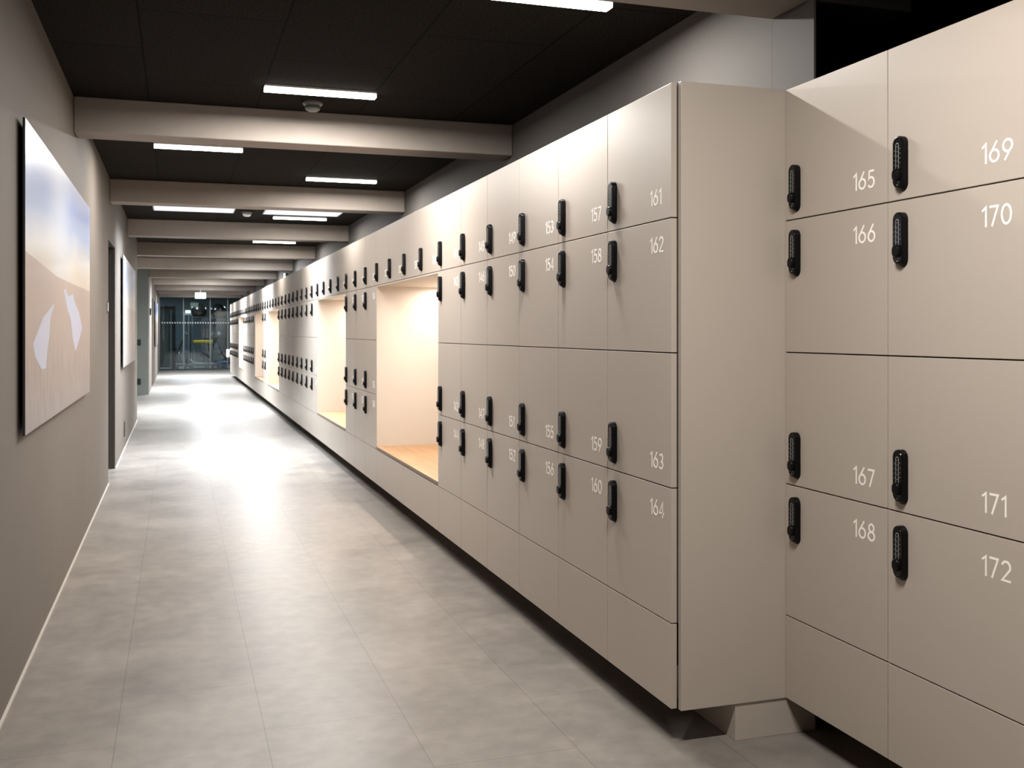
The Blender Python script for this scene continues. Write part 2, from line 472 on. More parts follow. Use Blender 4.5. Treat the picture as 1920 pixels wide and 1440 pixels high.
lamp(XB, -1.2, 'behind the camera, out of frame', 0.35)
lamp(XA, 3.70, 'just past the first beam, cut by the photo top', 0.76)
lamp(XB, 5.51, 'with smoke detector behind it, before the second beam')
lamp(XC, 7.44, 'past the second beam, on the picture wall side', 0.75)
lamp(XA, 8.66, 'in front of the third beam, on the locker side', 0.85)
lamp(XA, 11.73, 'beside the skylights, in front of the fourth beam', 0.7)
lamp(XA, 14.94, 'in front of the fifth beam, locker side')
lamp(XA, 18.10, 'hidden in front of the sixth beam')
lamp(XA, 21.30, 'hidden in front of the seventh beam')
lamp(XB, 24.50, 'hidden in front of the eighth beam')
lamp(XB, 27.60, 'hidden in front of the ninth beam')
lamp(XB, 33.60, 'hidden in front of the glass partition')

# ------------------------------------------------------------------ skylights
def skylight(x0, y0, where, power):
    w, l = 0.82, 1.25
    t = thing('skylight', 'bluish skylight ' + where, 'skylight', (x0 + w / 2, y0 + l / 2, CEIL), 'skylights')
    bm = bmesh.new()
    f = 0.012
    bm_box(bm, -w / 2, -l / 2, -0.010, w / 2, -l / 2 + f, 0); bm_box(bm, -w / 2, l / 2 - f, -0.010, w / 2, l / 2, 0)
    bm_box(bm, -w / 2, -l / 2 + f, -0.010, -w / 2 + f, l / 2 - f, 0); bm_box(bm, w / 2 - f, -l / 2 + f, -0.010, w / 2, l / 2 - f, 0)
    link('frame', finish(bm, 'frame'), M['white_plastic'], t)
    bm = bmesh.new(); bm_box(bm, -w / 2 + f, -l / 2 + f, -0.008, w / 2 - f, l / 2 - f, -0.003)
    link('pane', finish(bm, 'pane'), M['sky_pane'], t)
    ld = bpy.data.lights.new('skylight_daylight', 'AREA'); ld.shape = 'RECTANGLE'; ld.size = w - 0.04; ld.size_y = l - 0.04
    ld.energy = SKY_AREA_W * power; ld.color = SKY_COL; ld.spread = math.radians(125)
    lo = bpy.data.objects.new('skylight_daylight', ld); COL.objects.link(lo)
    lo.parent = t; lo.location = (0, 0, -0.02)
for k, y in enumerate((10.27, 16.6, 23.0, 29.4)):
    w = ['between the third and fourth beams', 'between the fifth and sixth beams', 'between the seventh and eighth beams', 'between the ninth and tenth beams'][k]
    skylight(-0.237, y, w + ', picture wall side', 1.1 if k == 0 else 1.5)
    skylight(0.889, y, w + ', locker side', 0.75 if k == 0 else 1.6)

# unseen fill light added to brighten the lobby and its grey side wall
ld = bpy.data.lights.new('lobby_fill', 'AREA'); ld.shape = 'RECTANGLE'; ld.size = 1.6; ld.size_y = 1.2; ld.energy = 62; ld.color = (0.85, 1.0, 0.95)
lo = bpy.data.objects.new('lobby_fill', ld); COL.objects.link(lo); lo.location = (-2.4, 18.6, CEIL - 0.03)

# ------------------------------------------------------------------ smoke detectors
def lathe(prof, n=24):
    bm = bmesh.new(); rings = []
    for r, z in prof:
        rings.append([bm.verts.new((r * math.cos(2 * math.pi * k / n), r * math.sin(2 * math.pi * k / n), z)) for k in range(n)])
    for i in range(len(rings) - 1):
        for k in range(n): bm.faces.new((rings[i][k], rings[i][(k + 1) % n], rings[i + 1][(k + 1) % n], rings[i + 1][k]))
    bm.faces.new(rings[0]); bm.faces.new(rings[-1][::-1])
    return bm
def detector(x, y, label, m):
    t = thing('smoke_detector', label, 'smoke detector', (x, y, CEIL), 'smoke detectors')
    link('base', finish(lathe([(0.056, 0), (0.058, -0.012), (0.050, -0.022), (0.042, -0.024)]), 'base', True), M['dark_plastic'], t)
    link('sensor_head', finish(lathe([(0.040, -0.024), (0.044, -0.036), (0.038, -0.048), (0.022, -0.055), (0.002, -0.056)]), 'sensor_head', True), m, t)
detector(0.727, 5.84, 'round grey smoke detector just behind the near lamp, before the second beam', M['dark_plastic'])  # head coloured dark grey for the shade it hangs in
detector(0.716, 11.40, 'round white smoke detector between the two skylights', M['white_plastic'])

# ------------------------------------------------------------------ digits
def arc(cx, cy, rx, ry, a0, a1, n=18):
    return [(cx + rx * math.cos(math.radians(a0 + (a1 - a0) * i / n)), cy + ry * math.sin(math.radians(a0 + (a1 - a0) * i / n))) for i in range(n + 1)]
T = 0.115  # stroke
DIG = {
 '0': (0.66, [arc(0.33, 0.5, 0.28, 0.445, 90, 450, 28)]),
 '1': (0.36, [[(0.04, 0.77), (0.285, 0.955), (0.285, 0.0)]]),
 '2': (0.64, [arc(0.31, 0.69, 0.25, 0.26, 165, -20, 16) + [(0.07, 0.055), (0.60, 0.055)]]),
 '3': (0.62, [arc(0.28, 0.72, 0.23, 0.225, 150, -90, 18), arc(0.28, 0.275, 0.265, 0.225, 90, -150, 18)]),
 '4': (0.70, [[(0.50, 0.0), (0.50, 0.94), (0.06, 0.27), (0.68, 0.27)]]),
 '5': (0.64, [[(0.55, 0.945), (0.16, 0.945), (0.115, 0.53)] + arc(0.29, 0.325, 0.27, 0.275, 115, -145, 20)]),
 '6': (0.68, [arc(0.33, 0.325, 0.275, 0.275, 90, 450, 26), [(0.50, 1.0), (0.085, 0.42)]]),
 '7': (0.62, [[(0.03, 0.945), (0.56, 0.945), (0.18, 0.0)]]),
 '8': (0.66, [arc(0.33, 0.735, 0.205, 0.21, 90, 450, 24), arc(0.33, 0.28, 0.27, 0.23, 90, 450, 26)]),
 '9': (0.68, [arc(0.35, 0.675, 0.275, 0.275, 90, 450, 26), [(0.18, 0.0), (0.595, 0.58)]]),
}
def ribbon(bm, pts, w, th, tf):
    closed = (Vector(pts[0]) - Vector(pts[-1])).length < 1e-6
    if closed: pts = pts[:-1]
    n = len(pts); L, R = [], []
    for i, p in enumerate(pts):
        a = Vector(pts[i - 1]) if (i > 0 or closed) else None
        b = Vector(pts[(i + 1) % n]) if (i < n - 1 or closed) else None
        p = Vector(p)
        d1 = (p - a).normalized() if a is not None else None
        d2 = (b - p).normalized() if b is not None else None
        d1 = d1 if d1 is not None else d2; d2 = d2 if d2 is not None else d1
        n1 = Vector((-d1.y, d1.x)); n2 = Vector((-d2.y, d2.x))
        mm = (n1 + n2)
        mm = mm / max(mm.length_squared, 1e-6) * 2
        if mm.length > 1.9: mm = mm.normalized() * 1.9
        L.append(p + mm * w / 2); R.append(p - mm * w / 2)
    seq = range(n if closed else n - 1)
    top = [[bm.verts.new(tf(q.x, q.y, th)) for q in s] for s in (L, R)]
    bot = [[bm.verts.new(tf(q.x, q.y, 0)) for q in s] for s in (L, R)]
    for i in seq:
        j = (i + 1) % n
        bm.faces.new((top[0][i], top[1][i], top[1][j], top[0][j]))
        bm.faces.new((top[0][j], bot[0][j], bot[0][i], top[0][i]))
        bm.faces.new((top[1][i], bot[1][i], bot[1][j], top[1][j]))
    if not closed:
        for i in (0, n - 1): bm.faces.new((top[0][i], bot[0][i], bot[1][i], top[1][i]))
NH = 0.0490
def number_mesh(txt):
    bm = bmesh.new(); x = 0.0
    for ch in txt:
        w, strokes = DIG[ch]
        for k, s in enumerate(strokes):
            # text runs towards the near end of the bank (-Y), its face looks to -X
            ribbon(bm, s, T, 0.0005 + 0.0001 * k, lambda a, b_, c, x=x: (-c, -(x + a) * NH, b_ * NH))
        x += w + 0.125
    return finish(bm, 'number_' + txt)

# ------------------------------------------------------------------ locker parts (local frame: front at x=0, far edge y=P, base z=0)
def stadium(w, h, n=12):
    r = w / 2; pts = []
    for i in range(n + 1):
        a = math.pi * i / n
        pts.append((r * math.cos(a), h / 2 - r + r * math.sin(a)))
    for i in range(n + 1):
        a = math.pi + math.pi * i / n
        pts.append((r * math.cos(a), -h / 2 + r + r * math.sin(a)))
    return pts
LW, LH, LD = 0.0405, 0.136, 0.0175
def loft(levels, cap0=True):
    bm = bmesh.new(); rings = []
    for x, pts, dz in levels: rings.append([bm.verts.new((x, a, b_ + dz)) for a, b_ in pts])
    n = len(rings[0])
    for i in range(len(rings) - 1):
        for k in range(n): bm.faces.new((rings[i][k], rings[i][(k + 1) % n], rings[i + 1][(k + 1) % n], rings[i + 1][k]))
    bm.faces.new(rings[0]); bm.faces.new(rings[-1][::-1])
    return bm
lock_me = finish(loft([(0, stadium(LW, LH + 0.008), -0.004), (-0.004, stadium(LW, LH + 0.007), -0.0035), (-LD + 0.003, stadium(LW, LH), 0),
                       (-LD + 0.0008, stadium(LW - 0.0012, LH - 0.0012), 0), (-LD, stadium(LW - 0.004, LH - 0.004), 0)]), 'lock', True)
lock_me.materials.append(M['lock'])
def keypad_mesh():
    bm = bmesh.new()
    x0 = -LD
    pts = stadium(LW - 0.007, LH - 0.007)
    a = [bm.verts.new((x0, p, q)) for p, q in pts]; b_ = [bm.verts.new((x0 - 0.0008, p * 0.985, q * 0.985)) for p, q in pts]
    n = len(pts)
    for k in range(n): bm.faces.new((a[k], a[(k + 1) % n], b_[(k + 1) % n], b_[k]))
    bm.faces.new(b_)
    nf = len(bm.faces)
    tf = lambda u, v, c: (x0 - 0.0008 - c, u, v)
    r = 0.0052; top = 0.050
    outline = [(r, -0.026)] + [(r, top - 0.006)] + [(r * math.cos(math.pi * i / 10), top - 0.006 + r * math.sin(math.pi * i / 10)) for i in range(1, 10)] + [(-r, top - 0.006), (-r, -0.050), (-r + 0.002, -0.054)]
    ribbon(bm, outline, 0.0011, 0.0003, tf)
    s = 0.0008
    def dot(u, v, s=s):
        ribbon(bm, [(u - s, v), (u + s, v)], 2 * s, 0.0003, tf)
    for i in range(5):
        dot(0, 0.040 - 0.0125 * i)
        if i < 4:
            dot(0.0105, 0.030 - 0.0125 * i); dot(-0.0105, 0.034 - 0.0125 * i)
    dot(0, -0.0205, 0.0013); dot(0, -0.060, 0.0013)
    bm.faces.ensure_lookup_table()
    for i, f in enumerate(bm.faces): f.material_index = 0 if i < nf else 1
    bmesh.ops.recalc_face_normals(bm, faces=bm.faces)
    me = bpy.data.meshes.new('keypad'); bm.to_mesh(me); bm.free()
    me.materials.append(M['keypad']); me.materials.append(M['silver'])
    return me
keypad_me = keypad_mesh()
def knob_mesh():
    x0 = -LD - 0.0008
    pts = lambda s: [(a * s, b_ * s) for a, b_ in stadium(0.026, 0.034)]
    bm = loft([(x0, pts(1.0), 0), (x0 - 0.0065, pts(0.97), 0), (x0 - 0.0085, pts(0.86), 0)])
    bmf = len(bm.faces)
    me = finish(bm, 'knob', True); me.materials.append(M['lock'])
    return me
knob_me = knob_mesh()

def door_mesh(w, h, name, near_chamfer=False):
    bm = bmesh.new()
    bm_box(bm, 0, 0.0016, 0.0018, 0.019, w - 0.0016, h - 0.0018, 0.0009)
    me = finish(bm, name); me.materials.append(M['locker']); return me
door_me = door_mesh(P, H, 'door')
def carcass_mesh(w, h, d, name):
    bm = bmesh.new(); bm_box(bm, 0.0215, 0.0008, 0.0008, d, w - 0.0008, h - 0.0008)
    me = finish(bm, name); me.materials.append(M['carcass']); return me
carcass_me = carcass_mesh(P, H, 0.48, 'carcass')
base_me = door_mesh(P, ZP - Z0, 'base_panel_single')
base2_me = door_mesh(2 * P, ZP - Z0, 'base_panel_double')

def make_locker(num, x, y, row, label, small):
    """row 0 = top row; locks sit low on rows 0 and 2, high on rows 1 and 3"""
    z = ZP + (3 - row) * H
    t = thing('locker', label, 'locker', (x, y, z), 'numbered lockers')
    link('carcass', carcass_me, None, t)
    d = link('door', door_me, None, t)
    low = row in (0, 2)
    nm = number_mesh(str(num))
    n = link('number', nm, M['white'], d, (0, 0.147, 0.0485 if low else H - 0.051 - NH))
    n['label'] = 'white number %d' % num
    lz = 0.030 + LH / 2 if low else H - 0.033 - LH / 2
    lk = link('lock', lock_me, None, t, (0, P - 0.0405 - LW / 2, lz))
    lk['label'] = 'black combination lock'
    link('knob', knob_me, None, lk, (0, 0, -LH / 2 + 0.034))
    if not small: link('keypad', keypad_me, None, lk)
    return t

# ------------------------------------------------------------------ the long bank: runs of columns and lit niches
ROWN = ['top row', 'second row', 'third row', 'bottom row']
RUNS = [('c', 6), ('n', 4), ('c', 3), ('n', 4), ('c', 9), ('n', 4), ('c', 2), ('n', 4), ('c', 7), ('n', 4), ('c', 9)]
niches = []
num = 164; col = 0; nn = 0
def base_panel(me, y, label, x=XF):
    o = link('base_panel', me, None, None, (x, y, Z0))
    tag(o, label, 'panel', 'base panels below the lockers')
    return o
def base_body(y, w, x=XF):
    return
for kind, cnt in RUNS:
    if kind == 'c':
        for k in range(cnt):
            y = YE + col * P
            first = num - 3
            for row in range(4):
                nb = first + row
                if col < 13:
                    lab = 'taupe locker numbered %d, %s, black lock' % (nb, ROWN[row])
                    if col < 6: lab += ', %s column from the end panel' % ORD[k]
                    else: lab += ', between the two nearest lit niches'
                else:
                    lab = 'taupe locker, %s, %s column past the %s lit niche' % (ROWN[row], ORD[k], ORD[nn - 1])
                make_locker(nb, XF, y, row, lab, col > 13)
            if nn == 0: lab = 'plain taupe base panel under locker %d, %s from the end panel' % (first + 3, ORD[k])
            else: lab = 'plain taupe base panel under the %s locker column past the %s lit niche' % (ORD[k], ORD[nn - 1])
            base_panel(base_me, y, lab)
            num -= 4; col += 1
    else:
        for k in range(cnt):
            y = YE + col * P
            lab = 'taupe upper locker over the %s lit niche, %s of four from its near side' % (ORD[nn], ORD[k])
            make_locker(num, XF, y, 0, lab, col > 13)
            if k % 2 == 0:
                base_panel(base2_me, y, 'wide plain base panel under the %s half of the %s lit niche' % (['nearer', '', 'farther'][k], ORD[nn]))
            num -= 1; col += 1
        niches.append((YE + (col - cnt) * P, YE + col * P))
        nn += 1
YB = YE + col * P

# ------------------------------------------------------------------ lit niches with benches
def niche(i, y0, y1):
    t = thing('bench_niche', '%s lit sitting niche in the locker bank, pale lining and oak bench' % ORD[i], 'niche', (XF, y0, ZP), 'lit niches in the locker bank')
    L = y1 - y0; zt = 3 * H; D = 0.55; s = 0.018
    for a in (0.001, L - s - 0.001):
        bm = bmesh.new(); bm_box(bm, 0.001, a, 0.001, D, a + s, zt - 0.002, 0.0008); link('side_panel', finish(bm, 'side_panel'), M['niche'], t)
    bm = bmesh.new(); bm_box(bm, D - s, s + 0.001, 0.001, D, L - s - 0.001, zt - 0.002); link('back_panel', finish(bm, 'back_panel'), M['niche'], t)
    bm = bmesh.new(); bm_box(bm, 0.001, s + 0.001, zt - 0.010, D - s, L - s - 0.001, zt - 0.002); link('top_panel', finish(bm, 'top_panel'), M['niche'], t)
    bm = bmesh.new(); bm_box(bm, 0.0, s + 0.002, 0.0035, D - s, L - s - 0.002, 0.0235, 0.001); link('bench_seat', finish(bm, 'bench_seat'), M['oak'], t)
    bm = bmesh.new(); bm_box(bm, -0.0022, s + 0.002, 0.0035, -0.0002, L - s - 0.002, 0.0232); o = link('front_edge_shade', finish(bm, 'front_edge_shade'), M['edge'], t); o['label'] = 'strip coloured brown as shade along the bench front'  # added strip, shade of the unlit bench front put into its colour
    bm = bmesh.new(); bm_box(bm, D - s - 0.075, 0.10, zt - 0.018, D - s - 0.045, L - 0.10, zt - 0.0105, 0.001); o = link('light_strip', finish(bm, 'light_strip'), M['niche_strip'], t)
    ld = bpy.data.lights.new('niche_light', 'AREA'); ld.shape = 'RECTANGLE'; ld.size = 0.05; ld.size_y = L - 0.2
    ld.energy = NICHE_W; ld.color = NICHE_COL
    lo = bpy.data.objects.new('niche_light', ld); COL.objects.link(lo); lo.parent = t; lo.location = (D - s - 0.06, L / 2, zt - 0.022)
for i, (a, b_) in enumerate(niches): niche(i, a, b_)

# ------------------------------------------------------------------ end panels, plinths
o = box('end_panel', M['locker'], XF + 0.0225, YE - 0.0195, Z0, XF + 0.498, YE - 0.0005, ZP + 4 * H, 0.0012)
tag(o, 'tall taupe end panel closing the long locker bank beside locker 161', 'panel')
o = box('end_panel', M['locker'], XF + 0.0225, YB + 0.0005, Z0, XF + 0.498, YB + 0.0195, ZP + 4 * H, 0.0012)
tag(o, 'taupe end panel at the far end of the locker bank by the glass', 'panel')
o = box('plinth', M['locker'], 1.633, YE - 0.014, 0.0, 1.92, YB, Z0 - 0.0005, 0.0012)
tag(o, 'recessed taupe plinth carrying the long locker bank', 'plinth')

# ------------------------------------------------------------------ recessed bank (165 to 172)
for k in range(2):
    y = YE - 0.020 - (k + 1) * P + (0.0)
    for row in range(4):
        nb = 165 + 4 * k + row
        make_locker(nb, XR, y, row, 'taupe locker numbered %d, %s of the recessed bank, black lock' % (nb, ROWN[row]), False)
    base_panel(base_me, y, 'plain taupe base panel under locker %d at the recessed bank' % (168 + 4 * k), XR)
yr = YE - 0.020 - 2 * P
o = box('end_panel', M['locker'], XR, yr - 0.0195, Z0, XR + 0.48, yr - 0.0005, ZP + 4 * H, 0.0012)
tag(o, 'thin taupe end panel at the near side of lockers 169 to 172', 'panel')
o = box('plinth', M['locker'], XR + 0.212, yr, 0.0, XR + 0.45, YE - 0.021, Z0 - 0.0005)
tag(o, 'recessed plinth in shadow under lockers 165 to 172', 'plinth')

# ------------------------------------------------------------------ photo panels on the left wall
def photo_panel(y0, y1, z0, z1, m, label, waters):
    xf = -0.515
    t = thing('photo_panel', label, 'picture', (xf, y0, z0), 'landscape photo panels')
    Wd, Hd = y1 - y0, z1 - z0
    bm = bmesh.new(); bm_box(bm, -0.009, 0, 0, -0.001, Wd, Hd); link('backing_board', finish(bm, 'backing_board'), M['black'], t)
    for (a, b_) in ((0.3, 0.2), (Wd - 0.3, 0.2), (0.3, Hd - 0.2), (Wd - 0.3, Hd - 0.2)):
        bm = bmesh.new(); bm_cyl(bm, (XL - xf + 0.0015, a, b_), 0.02, -0.0095 - (XL - xf + 0.0015), 'X', 12)
        link('wall_spacer', finish(bm, 'wall_spacer'), M['black'], t)
    bm = bmesh.new()
    vs = [bm.verts.new(p) for p in ((0, 0.0, 0.0), (0, Wd, 0.0), (0, Wd, Hd), (0, 0.0, Hd))]
    f = bm.faces.new(vs)
    vb = [bm.verts.new((-0.001, v.co.y, v.co.z)) for v in vs]
    for i in range(4): bm.faces.new((vs[i], vb[i], vb[(i + 1) % 4], vs[(i + 1) % 4]))
    for w in waters:
        q = [bm.verts.new((0.0004, a * Wd, b_ * Hd)) for a, b_ in w]
        g = bm.faces.new(q); g.material_index = 1
    bm.normal_update()
    for g in bm.faces:
        if g.material_index == 1 and g.normal.x < 0: g.normal_flip()
    uvl = bm.loops.layers.uv.new('UVMap')
    for g in bm.faces:
        for l in g.loops: l[uvl].uv = (l.vert.co.y / Wd, l.vert.co.z / Hd)
    me = bpy.data.meshes.new('print'); bm.to_mesh(me); bm.free()
    link('print', me, [m, M['water']], t)
w1 = [(0.324, 0.44), (0.30, 0.41), (0.267, 0.376), (0.256, 0.312), (0.229, 0.259), (0.214, 0.193), (0.158, 0.195), (0.093, 0.24), (0.069, 0.286), (0.179, 0.378)]
w2 = [(0.489, 0.511), (0.531, 0.481), (0.619, 0.499), (0.643, 0.467), (0.742, 0.415), (0.809, 0.344), (0.742, 0.284), (0.666, 0.234), (0.608, 0.304), (0.574, 0.38), (0.52, 0.421), (0.46, 0.501)]
photo_panel(4.016, 6.86, EYE - 0.372, EYE + 0.765, M['print'], 'large landscape photo panel of sky and shore, nearest on the left wall', [w1, w2])
photo_panel(11.02, 14.15, EYE - 0.365, EYE + 0.775, M['print_pale'], 'pale landscape photo panel past the dark doorway on the left wall', [])
photo_panel(26.9, 30.2, EYE - 0.36, EYE + 0.77, M['print'], 'landscape photo panel near the glass at the corridor end', [])

# ------------------------------------------------------------------ small wall fittings
def wall_plate(name, y, z, w, h, label, cat, m, d=0.012, inset=None):
    t = thing(name, label, cat, (XL, y, z))
    bm = bmesh.new(); bm_box(bm, 0, -w / 2, -h / 2, d, w / 2, h / 2, 0.002); link('cover_plate', finish(bm, 'cover_plate'), m, t)
    bm = bmesh.new()
    if inset == 'socket': bm_cyl(bm, (d, 0, 0), min(w, h) * 0.32, 0.003, 'X', 16)
    else: bm_box(bm, d, -w * 0.32, -h * 0.32, d + 0.004, w * 0.32, h * 0.32, 0.001)
    link('socket_insert' if inset == 'socket' else 'rocker', finish(bm, 'insert'), M['frame_black'] if inset == 'socket' else M['white_plastic'], t)
wall_plate('wall_socket', 11.74, 0.215, 0.085, 0.16, 'dark double wall socket low below the pale photo panel', 'socket', M['door_dark'], inset='socket')
wall_plate('light_switch', 8.96, EYE + 0.20, 0.055, 0.11, 'small switch plate at the edge of the dark doorway', 'switch', M['wall'], d=0.006)
wall_plate('card_reader', 22.6, EYE + 0.41, 0.10, 0.14, 'black card reader on the far left wall beyond the side opening', 'card reader', M['frame_black'], d=0.03)
for z, nm in ((EYE - 0.218, 'upper'), (EYE - 1.0, 'lower')):
    t = thing('wall_socket', '%s grey socket on the grey side wall of the opening' % nm, 'socket', (-0.727, 21.6865, z))
    bm = bmesh.new(); bm_box(bm, -0.04, -0.012, -0.06, 0.04, 0, 0.06, 0.002); link('cover_plate', finish(bm, 'cover_plate'), M['frame_black'], t)
t = thing('wall_spotlight', 'small bright white light high on the wall above the lockers', 'lamp', (XW, 19.9, EYE + 1.05))
bm = bmesh.new(); bm_box(bm, -0.05, -0.08, -0.06, 0, 0.08, 0.06, 0.004); link('housing', finish(bm, 'housing'), M['white_plastic'], t)
bm = bmesh.new(); bm_box(bm, -0.062, -0.07, -0.05, -0.0505, 0.07, 0.05, 0.002); link('lens', finish(bm, 'lens'), M['spot'], t)
t = thing('waste_box', 'small white box standing off the far end of the locker bank', 'box', (1.36, YB + 0.12, EYE - 0.73))
bm = bmesh.new(); bm_box(bm, -0.03, 0, 0, 0.12, 0.14, 0.22, 0.006); link('body', finish(bm, 'body'), M['white_plastic'], t)
bm = bmesh.new(); bm_box(bm, 0.0, -0.0995, 0.05, 0.12, 0.0, 0.17); link('bracket', finish(bm, 'bracket'), M['white_plastic'], t)

# exit sign hanging from the ceiling
t = thing('exit_sign', 'glowing pale green exit sign hanging before the glass partition', 'sign', (0.625, 30.0, CEIL))
bm = bmesh.new(); bm_box(bm, -0.145, -0.018, -0.375, 0.145, 0.018, -0.205, 0.006); link('light_box', finish(bm, 'light_box'), M['exit'], t)
bm = bmesh.new(); bm_cyl(bm, (0, 0, -0.205), 0.008, 0.205, 'Z', 10); link('rod', finish(bm, 'rod'), M['grey_plastic'], t)

# ------------------------------------------------------------------ glass partition
GX = [XL, 0.20, 1.04, 1.60, XW]
t = thing('glass_partition', 'full height glass partition closing the corridor, gym behind it', 'partition', (0, YG, 0))
for k in range(4):
    bm = bmesh.new(); bm_box(bm, GX[k] + 0.012, 0.004, 0.03, GX[k + 1] - 0.012, 0.014, 2.36); link('glass_pane', finish(bm, 'glass_pane'), M['glass'], t)
for k in range(5):
    bm = bmesh.new(); x = GX[k]; x0 = max(x - 0.012, XL); x1 = min(x + 0.012, XW)
    bm_box(bm, x0, -0.004, 0.0, x1, 0.022, 2.36); link('mullion', finish(bm, 'mullion'), M['pale_grey'], t)
bm = bmesh.new(); bm_box(bm, XL, -0.006, 2.36, XW, 0.03, 2.42); link('head_rail', finish(bm, 'head_rail'), M['gym_dark'], t)
bm = bmesh.new(); bm_box(bm, XL, -0.005, 0.0, XW, 0.024, 0.03); link('floor_rail', finish(bm, 'floor_rail'), M['gym_dark'], t)
bm = bmesh.new()
x = XL + 0.06
while x < XW - 0.06:
    bm_box(bm, x, 0.0018, 1.525, x + 0.038, 0.0038, 1.565); x += 0.080
o = link('marking_dots', finish(bm, 'marking_dots'), M['white_plastic'], t); o['label'] = 'row of small white squares across the glass'
struct(box('wall_glass_head', M['wall'], XL, YG, 2.42, XW, YG + 0.2, CEIL))

# ------------------------------------------------------------------ gym behind the glass
GYF = YG + 8.0
struct(box('floor_gym', M['gym_floor'], -4.0, YG, -0.1, 5.0, GYF, 0.0))
struct(box('ceiling_gym', M['wall_dark'], -4.0, YG, 2.9, 5.0, GYF, 3.0))
struct(box('wall_gym_far', M['gym_dark'], -4.0, GYF, 0, 5.0, GYF + 0.2, 3.0))
struct(box('wall_gym_left', M['gym_dark'], -4.2, YG, 0, -4.0, GYF, 3.0))
struct(box('wall_gym_right', M['gym_dark'], 5.0, YG, 0, 5.2, GYF, 3.0))
for x, y, e in ((0.2, 37.2, 45), (-0.6, 41.0, 60), (2.6, 40.0, 60)):
    ld = bpy.data.lights.new('gym_light', 'AREA'); ld.size = 0.35; ld.energy = e; ld.color = (0.80, 0.92, 1.0)
    lo = bpy.data.objects.new('gym_light', ld); COL.objects.link(lo); lo.location = (x, y, 2.85)

# gym door with frame
t = thing('gym_door', 'dark teal door in a black frame left behind the glass', 'door', (-0.35, 36.9, 0))
bm = bmesh.new()
bm_box(bm, -0.42, 0, 0, -0.34, 0.08, 2.12); bm_box(bm, 0.18, 0, 0, 0.30, 0.08, 2.12); bm_box(bm, -0.34, 0, 2.0, 0.18, 0.08, 2.12)
link('frame', finish(bm, 'frame'), M['frame_black'], t)
bm = bmesh.new(); bm_box(bm, -0.34, 0.02, 0.02, 0.13, 0.06, 1.99); link('door_leaf', finish(bm, 'door_leaf'), M['teal'], t)
bm = bmesh.new(); bm_box(bm, 0.135, 0.0, 0.02, 0.178, 0.07, 1.99); link('edge_strip', finish(bm, 'edge_strip'), M['pale_grey'], t)

# tall rack with two exercise balls
t = thing('ball_rack', 'tall black rack carrying two exercise balls behind the glass', 'rack', (1.07, 38.2, 0))
for x in (-0.62, 0.62):
    for y in (-0.2, 0.2):
        bm = bmesh.new(); bm_box(bm, x - 0.025, y - 0.025, 0, x + 0.025, y + 0.025, 1.78); link('post', finish(bm, 'post'), M['frame_black'], t)
bm = bmesh.new()
bm_tube(bm, [(-0.62, -0.2, 1.76), (0.62, -0.2, 1.76)], 0.022); bm_tube(bm, [(-0.62, 0.2, 1.76), (0.62, 0.2, 1.76)], 0.022)
link('rail', finish(bm, 'rail', True), M['frame_black'], t)
for x, lab in ((0.74, 'left black exercise ball on top of the rack behind the glass'), (1.41, 'right black exercise ball on top of the rack behind the glass')):
    bm = bmesh.new(); bmesh.ops.create_uvsphere(bm, u_segments=32, v_segments=20, radius=0.275)
    o = link('exercise_ball', finish(bm, 'exercise_ball', True), M['ball'], None, (x, 38.2, 1.985)); tag(o, lab, 'ball', 'exercise balls')

# step platforms right behind the glass
for x0, x1, lab in ((-0.05, 0.30, 'pale grey step platform at the left behind the glass'), (0.36, 1.02, 'low grey step platform in the middle behind the glass'), (1.08, 1.45, 'low grey step platform at the right behind the glass')):
    t = thing('step_platform', lab, 'step platform', ((x0 + x1) / 2, 36.0, 0), 'step platforms')
    w = (x1 - x0) / 2
    bm = bmesh.new(); bm_box(bm, -w, -0.18, 0.10, w, 0.18, 0.19, 0.012); link('deck', finish(bm, 'deck'), M['pale_grey'], t)
    for s in (-1, 1):
        bm = bmesh.new(); bm_box(bm, s * (w - 0.06) - 0.05, -0.17, 0, s * (w - 0.06) + 0.05, 0.17, 0.0995, 0.006); link('foot', finish(bm, 'foot'), M['frame_grey'], t)

# machines
def tube_obj(name, paths, r, m, parent):
    bm = bmesh.new()
    for p_ in paths: bm_tube(bm, p_, r)
    return link(name, finish(bm, name, True), m, parent)
t = thing('weight_bench', 'weight bench with a yellow pad behind the middle of the glass', 'weight bench', (0.87, 37.55, 0))
bm = bmesh.new(); bm_box(bm, -0.33, -0.14, 0.85, 0.33, 0.14, 0.95, 0.02); link('back_pad', finish(bm, 'back_pad'), M['yellow'], t)
bm = bmesh.new(); bm_box(bm, -0.10, -0.55, 0.42, 0.14, -0.16, 0.50, 0.02); link('seat', finish(bm, 'seat'), M['frame_black'], t)
tube_obj('frame', [[(-0.30, 0.1, 0.03), (-0.30, 0.1, 0.86)], [(0.30, 0.1, 0.03), (0.30, 0.1, 0.86)], [(0.02, -0.5, 0.03), (0.02, -0.36, 0.43)], [(0.0, -0.5, 0.03), (0.0, 0.1, 0.03)], [(-0.30, 0.1, 0.03), (0.30, 0.1, 0.03)]], 0.025, M['frame_grey'], t)
t = thing('cable_machine', 'pale uprights of a cable machine left of the exercise balls', 'cable machine', (0.38, 38.8, 0))
for x in (-0.13, 0.02, 0.14):
    tube_obj('upright', [[(x, 0, 0.04), (x, 0, 1.85)]], 0.018, M['frame_grey'], t)
bm = bmesh.new(); bm_box(bm, -0.2, -0.25, 0, 0.2, 0.25, 0.04, 0.006); link('base', finish(bm, 'base'), M['frame_black'], t)
